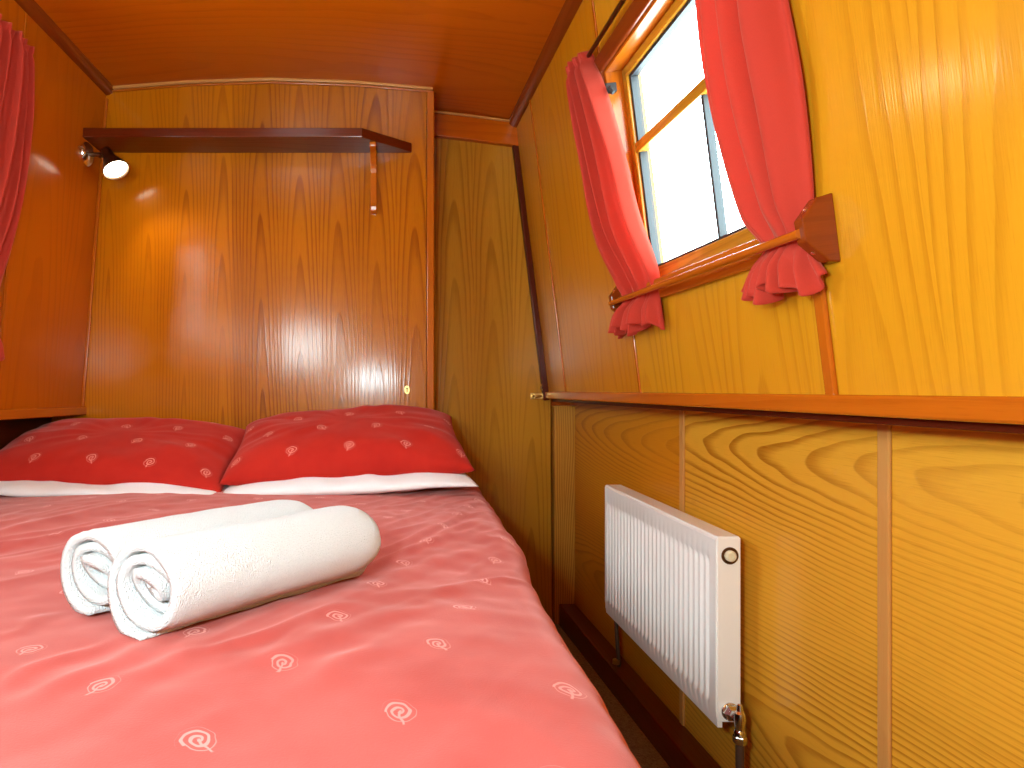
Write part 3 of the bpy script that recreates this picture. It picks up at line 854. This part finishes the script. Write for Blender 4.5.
# ------------------------------------------------------------------ rolled towels
def towel(p0, p1, R, seed, turns, label):
    p0 = V((*p0, 0)); p1 = V((*p1, 0)); ax = (p1 - p0).normalized(); side = V((ax.y, -ax.x, 0)); L = (p1 - p0).length
    zb = ZT + .019
    pitch = R * .86 / turns; th = pitch * .93; r0 = R * .10
    nphi = int(turns * 40); nt = 60
    mb = MB()
    def center(a, t):
        """a: angle 0..turns*2pi, t: along 0..1"""
        r = r0 + pitch * a / (2 * PI)
        end = 1.0
        if t > .80:
            q = (t - .80) / .20; end = math.sqrt(max(.0, 1 - .55 * q ** 3))
        return r * end * (1 + .03 * math.sin(2 * a + seed))
    A = turns * 2 * PI
    def fn_side(sg):
        def fn(i, j):
            a = A * i / (nphi - 1)
            t = j / (nt - 1)
            inner = 1 - i / (nphi - 1)
            tl = -.012 * math.sin(a * .9 + seed) + .030 * inner * (1 - .5 * math.sin(a * .5)) * .6
            # left end uneven and tucked in, right end rolled smooth
            x = tl * (1 - t) + L * t - .03 * inner * t * 0
            r = center(a, t) + sg * th / 2 * (1 if t > .03 else .8)
            ang = a + seed
            r *= 1 + .018 * noise.noise(V((math.cos(ang) * 4, math.sin(ang) * 4, x * 26 + seed))) + .045 * noise.noise(V((math.cos(ang) * 1.5, math.sin(ang) * 1.5, x * 9 + seed)))
            yy = r * math.cos(ang) * 1.03; zz = r * math.sin(ang) * .95
            zz = max(zz, -R * .90 + .002 * noise.noise(V((x * 30, yy * 30, seed))))
            P = p0 + ax * x + side * yy + V((0, 0, zb + R * .90 + zz))
            return P, (x, yy, zz)
        return mb.grid(nphi, nt, fn)
    o_ = fn_side(1); i_ = fn_side(-1)
    for i in range(nphi - 1):
        for j in (0, nt - 1):
            mb.f.append([o_[i][j], o_[i + 1][j], i_[i + 1][j], i_[i][j]])
    for j in range(nt - 1):
        for i in (0, nphi - 1):
            mb.f.append([o_[i][j], o_[i][j + 1], i_[i][j + 1], i_[i][j]])
    # folded right end closed
    c = mb.add(p0 + ax * (L + .004) + V((0, 0, zb + R * .9)), (L, 0, 0))
    last = [o_[i][nt - 1] for i in range(nphi - 41, nphi)]
    for q, r_ in zip(last, last[1:]): mb.f.append([q, r_, c])
    o = obj('rolled_towel', mb, M['towel'], smooth=9)
    return tag(o, label, 'towel', 'rolled towels')
towel((-.278, .692), (-.050, .950), .0565, 2.35, 3.4, 'rolled white towel on the duvet, the nearer of the two')
towel((-.370, .768), (-.145, 1.030), .0555, 3.6, 3.2, 'rolled white towel lying behind the nearer roll, by the pillows')

# ------------------------------------------------------------------ radiator
RF = .600; RY0, RY1 = 1.267, 1.894
RD = V((-.025, 1, .026))
def RA(y, z, off):                             # off = towards the wall from the front face
    return V((RF, 2.5, 0)) + V((-.025, 1, 0)) * (y - 2.5) + V((off, 0, z + .026 * (y - 1.894)))
RZ0, RZ1, RT = .240, .615, .048
t = thing('radiator', 'white fluted panel radiator on the lower right wall', 'radiator', RA((RY0 + RY1) / 2, RZ0, RT))
mb = MB()
nf, per = 26, 8
y0, y1 = RY0 + .016, RY1 - .016
cols = [(RY0, 0), (RY0 + .003, 0)]
for k in range(nf):
    for q in range(per):
        u = q / per; y = y0 + (y1 - y0) * (k + u) / nf
        g = 0 if u < .42 else math.sin((u - .42) / .58 * PI) ** .8
        cols.append((y, g))
cols += [(y1, 0), (RY1 - .003, 0), (RY1, 0)]
rows = [(RZ0, 0), (RZ0 + .036, 0), (RZ0 + .044, .5), (RZ0 + .054, 1), (RZ1 - .060, 1), (RZ1 - .050, .5), (RZ1 - .043, 0), (RZ1 - .004, 0), (RZ1, .0)]
def fn(i, j):
    y, g = cols[i]; z, w = rows[j]
    o_ = .0075 * g * w
    if j in (0, len(rows) - 1): o_ = .004
    return RA(y, z, o_), (0, 0, 0)
fr = mb.grid(len(cols), len(rows), fn)
bk = mb.grid(len(cols), len(rows), lambda i, j: (RA(cols[i][0], rows[j][0], .013), (0, 0, 0)))
skirt(fr, bk, len(cols), len(rows))
obj('front_panel', mb, M['rad'], t, smooth=.7)
mb = MB(); mb.box(RA, (RY0 - .003, RY0), (RZ0 + .012, RZ1 + .001), (.002, RT)); pa = obj('side_panel', mb, M['rad'], t, bevel=.002)
mb = MB(); mb.box(RA, (RY1, RY1 + .003), (RZ0 + .012, RZ1 + .001), (.002, RT)); obj('side_panel', mb, M['rad'], t, bevel=.002)
mb = MB(); mb.box(RA, (RY0, RY1), (RZ1 - .002, RZ1 + .003), (.003, RT)); obj('top_cover', mb, M['rad'], t, bevel=.002)
mb = MB(); mb.box(RA, (RY0, RY1), (RZ0 + .01, RZ1 - .006), (.030, RT - .001)); obj('back_panel', mb, M['rad'], t, bevel=.002)
for yy in (RY0 + .1, RY1 - .1):
    mb = MB(); mb.box(RA, (yy - .015, yy + .015), (RZ0 + .06, RZ1 - .06), (RT - .002, .084)); obj('bracket', mb, M['rad'], t, bevel=.001)
NX = V((.025, -1, 0)).normalized()             # towards the viewer along the wall
# air vent and its recess, near end top
pv = RA(RY0 - .003, RZ1 - .034, .026)
mb = MB(); mb.lathe(pv, NX, [(.0150, -.004), (.0170, .0005), (.0170, .0018), (.0140, .0022), (.0130, .0006)], 24); obj('vent_ring', mb, M['bronze'], t, smooth=.5)
mb = MB(); mb.lathe(pv, NX, [(.011, 0), (.011, .006), (.0085, .010), (.004, .0105), (.004, .0085), (.001, .0085)], 24); vp = obj('vent_plug', mb, M['plastic'], t, smooth=.5)
vp['label'] = 'cream vent plug'
# valve at the near bottom corner
pb = RA(RY0 - .003, RZ0 + .034, .026)
mb = MB(); mb.lathe(pb, NX, [(.015, -.002), (.0165, .002), (.0165, .010), (.013, .013), (.010, .016), (.010, .030)], 6); mb.lathe(pb, NX, [(.0175, -.001), (.0175, .003), (.016, .004)], 24)
vl = obj('valve', mb, M['chrome'], t, smooth=.4)
pc = pb + NX * .036
mb = MB(); mb.lathe(pc + V((0, 0, -.030)), (0, 0, 1), [(.0105, 0), (.0105, .008), (.0085, .012), (.0095, .022), (.0105, .034), (.0095, .044), (.006, .048), (.005, .060), (.003, .062)], 18)
obj('valve_body', mb, M['chrome'], vl, smooth=.5)
mb = MB(); mb.lathe(pc + V((0, 0, -.044)), (0, 0, 1), [(.0115, 0), (.0125, .003), (.0125, .013), (.0115, .015)], 6); obj('union_nut', mb, M['chrome'], vl, smooth=.4)
mb = MB(); mb.tube([pc + V((0, 0, -.040)), pc + V((0, 0, -.10)), V((pc.x + .004, pc.y, .06))], .0078, 14); obj('pipe', mb, M['copper'], t, smooth=.7)
pf = RA(RY1 - .010, RZ0 + .01, .03)
mb = MB(); mb.tube([pf, pf + V((0, 0, -.05)), pf + V((.008, 0, -.165))], .006, 12); obj('pipe', mb, M['copper'], t, smooth=.7)
mb = MB(); mb.lathe(RA(RY1 - .010, .092, .03) , (0, 0, 1), [(.010, 0), (.010, .012), (.006, .014)], 14); obj('pipe_collar', mb, M['brass'], t, smooth=.5)

# ------------------------------------------------------------------ light
wd = bpy.data.worlds.new('overcast_sky'); sc.world = wd; wd.use_nodes = True
wn = wd.node_tree; bg = wn.nodes['Background']
bg.inputs[0].default_value = (.76, .955, 1.0, 1); bg.inputs[1].default_value = 18.0

def lamp(name, kind, loc, energy, col, **k):
    l = bpy.data.lights.new(name, kind); l.energy = energy; l.color = col
    for a, b in k.items(): setattr(l, a, b)
    o = bpy.data.objects.new(name, l); C.objects.link(o); o.location = loc
    return o
lamp('camera_flash', 'POINT', (-.19, .03, 1.00), 35, (.70, .945, 1), shadow_soft_size=.035)
lamp('side_lamp', 'POINT', (-.70, -.36, 1.26), 50, (.68, .94, 1), shadow_soft_size=.17)
sp = lamp('reading_lamp_light', 'SPOT', S0 + AX * .075, 4.0, (1, .82, .5), shadow_soft_size=.02, spot_size=2.2, spot_blend=.6)
sp.rotation_euler = AX.to_track_quat('-Z', 'Y').to_euler()

# ------------------------------------------------------------------ camera
cd = bpy.data.cameras.new('camera'); cam = bpy.data.objects.new('camera', cd); C.objects.link(cam)
cam.location = (0, 0, EYE); cam.rotation_euler = (PI / 2, 0, 0)
cd.sensor_fit = 'HORIZONTAL'; cd.sensor_width = 36; cd.lens = 640 / 1024 * 36
cd.shift_x = (512 - 397) / 1024; cd.shift_y = (396 - 384) / 1024
cd.clip_start = .01
sc.camera = cam
sc.view_settings.view_transform = 'Standard'; sc.view_settings.look = 'None'
sc.view_settings.gamma = 1; sc.view_settings.use_curve_mapping = False
sc.view_settings.exposure = 0.10
sc.cycles.max_bounces = 10; sc.cycles.diffuse_bounces = 5; sc.cycles.glossy_bounces = 5
sc.cycles.transparent_max_bounces = 12
sc.cycles.use_denoising = True
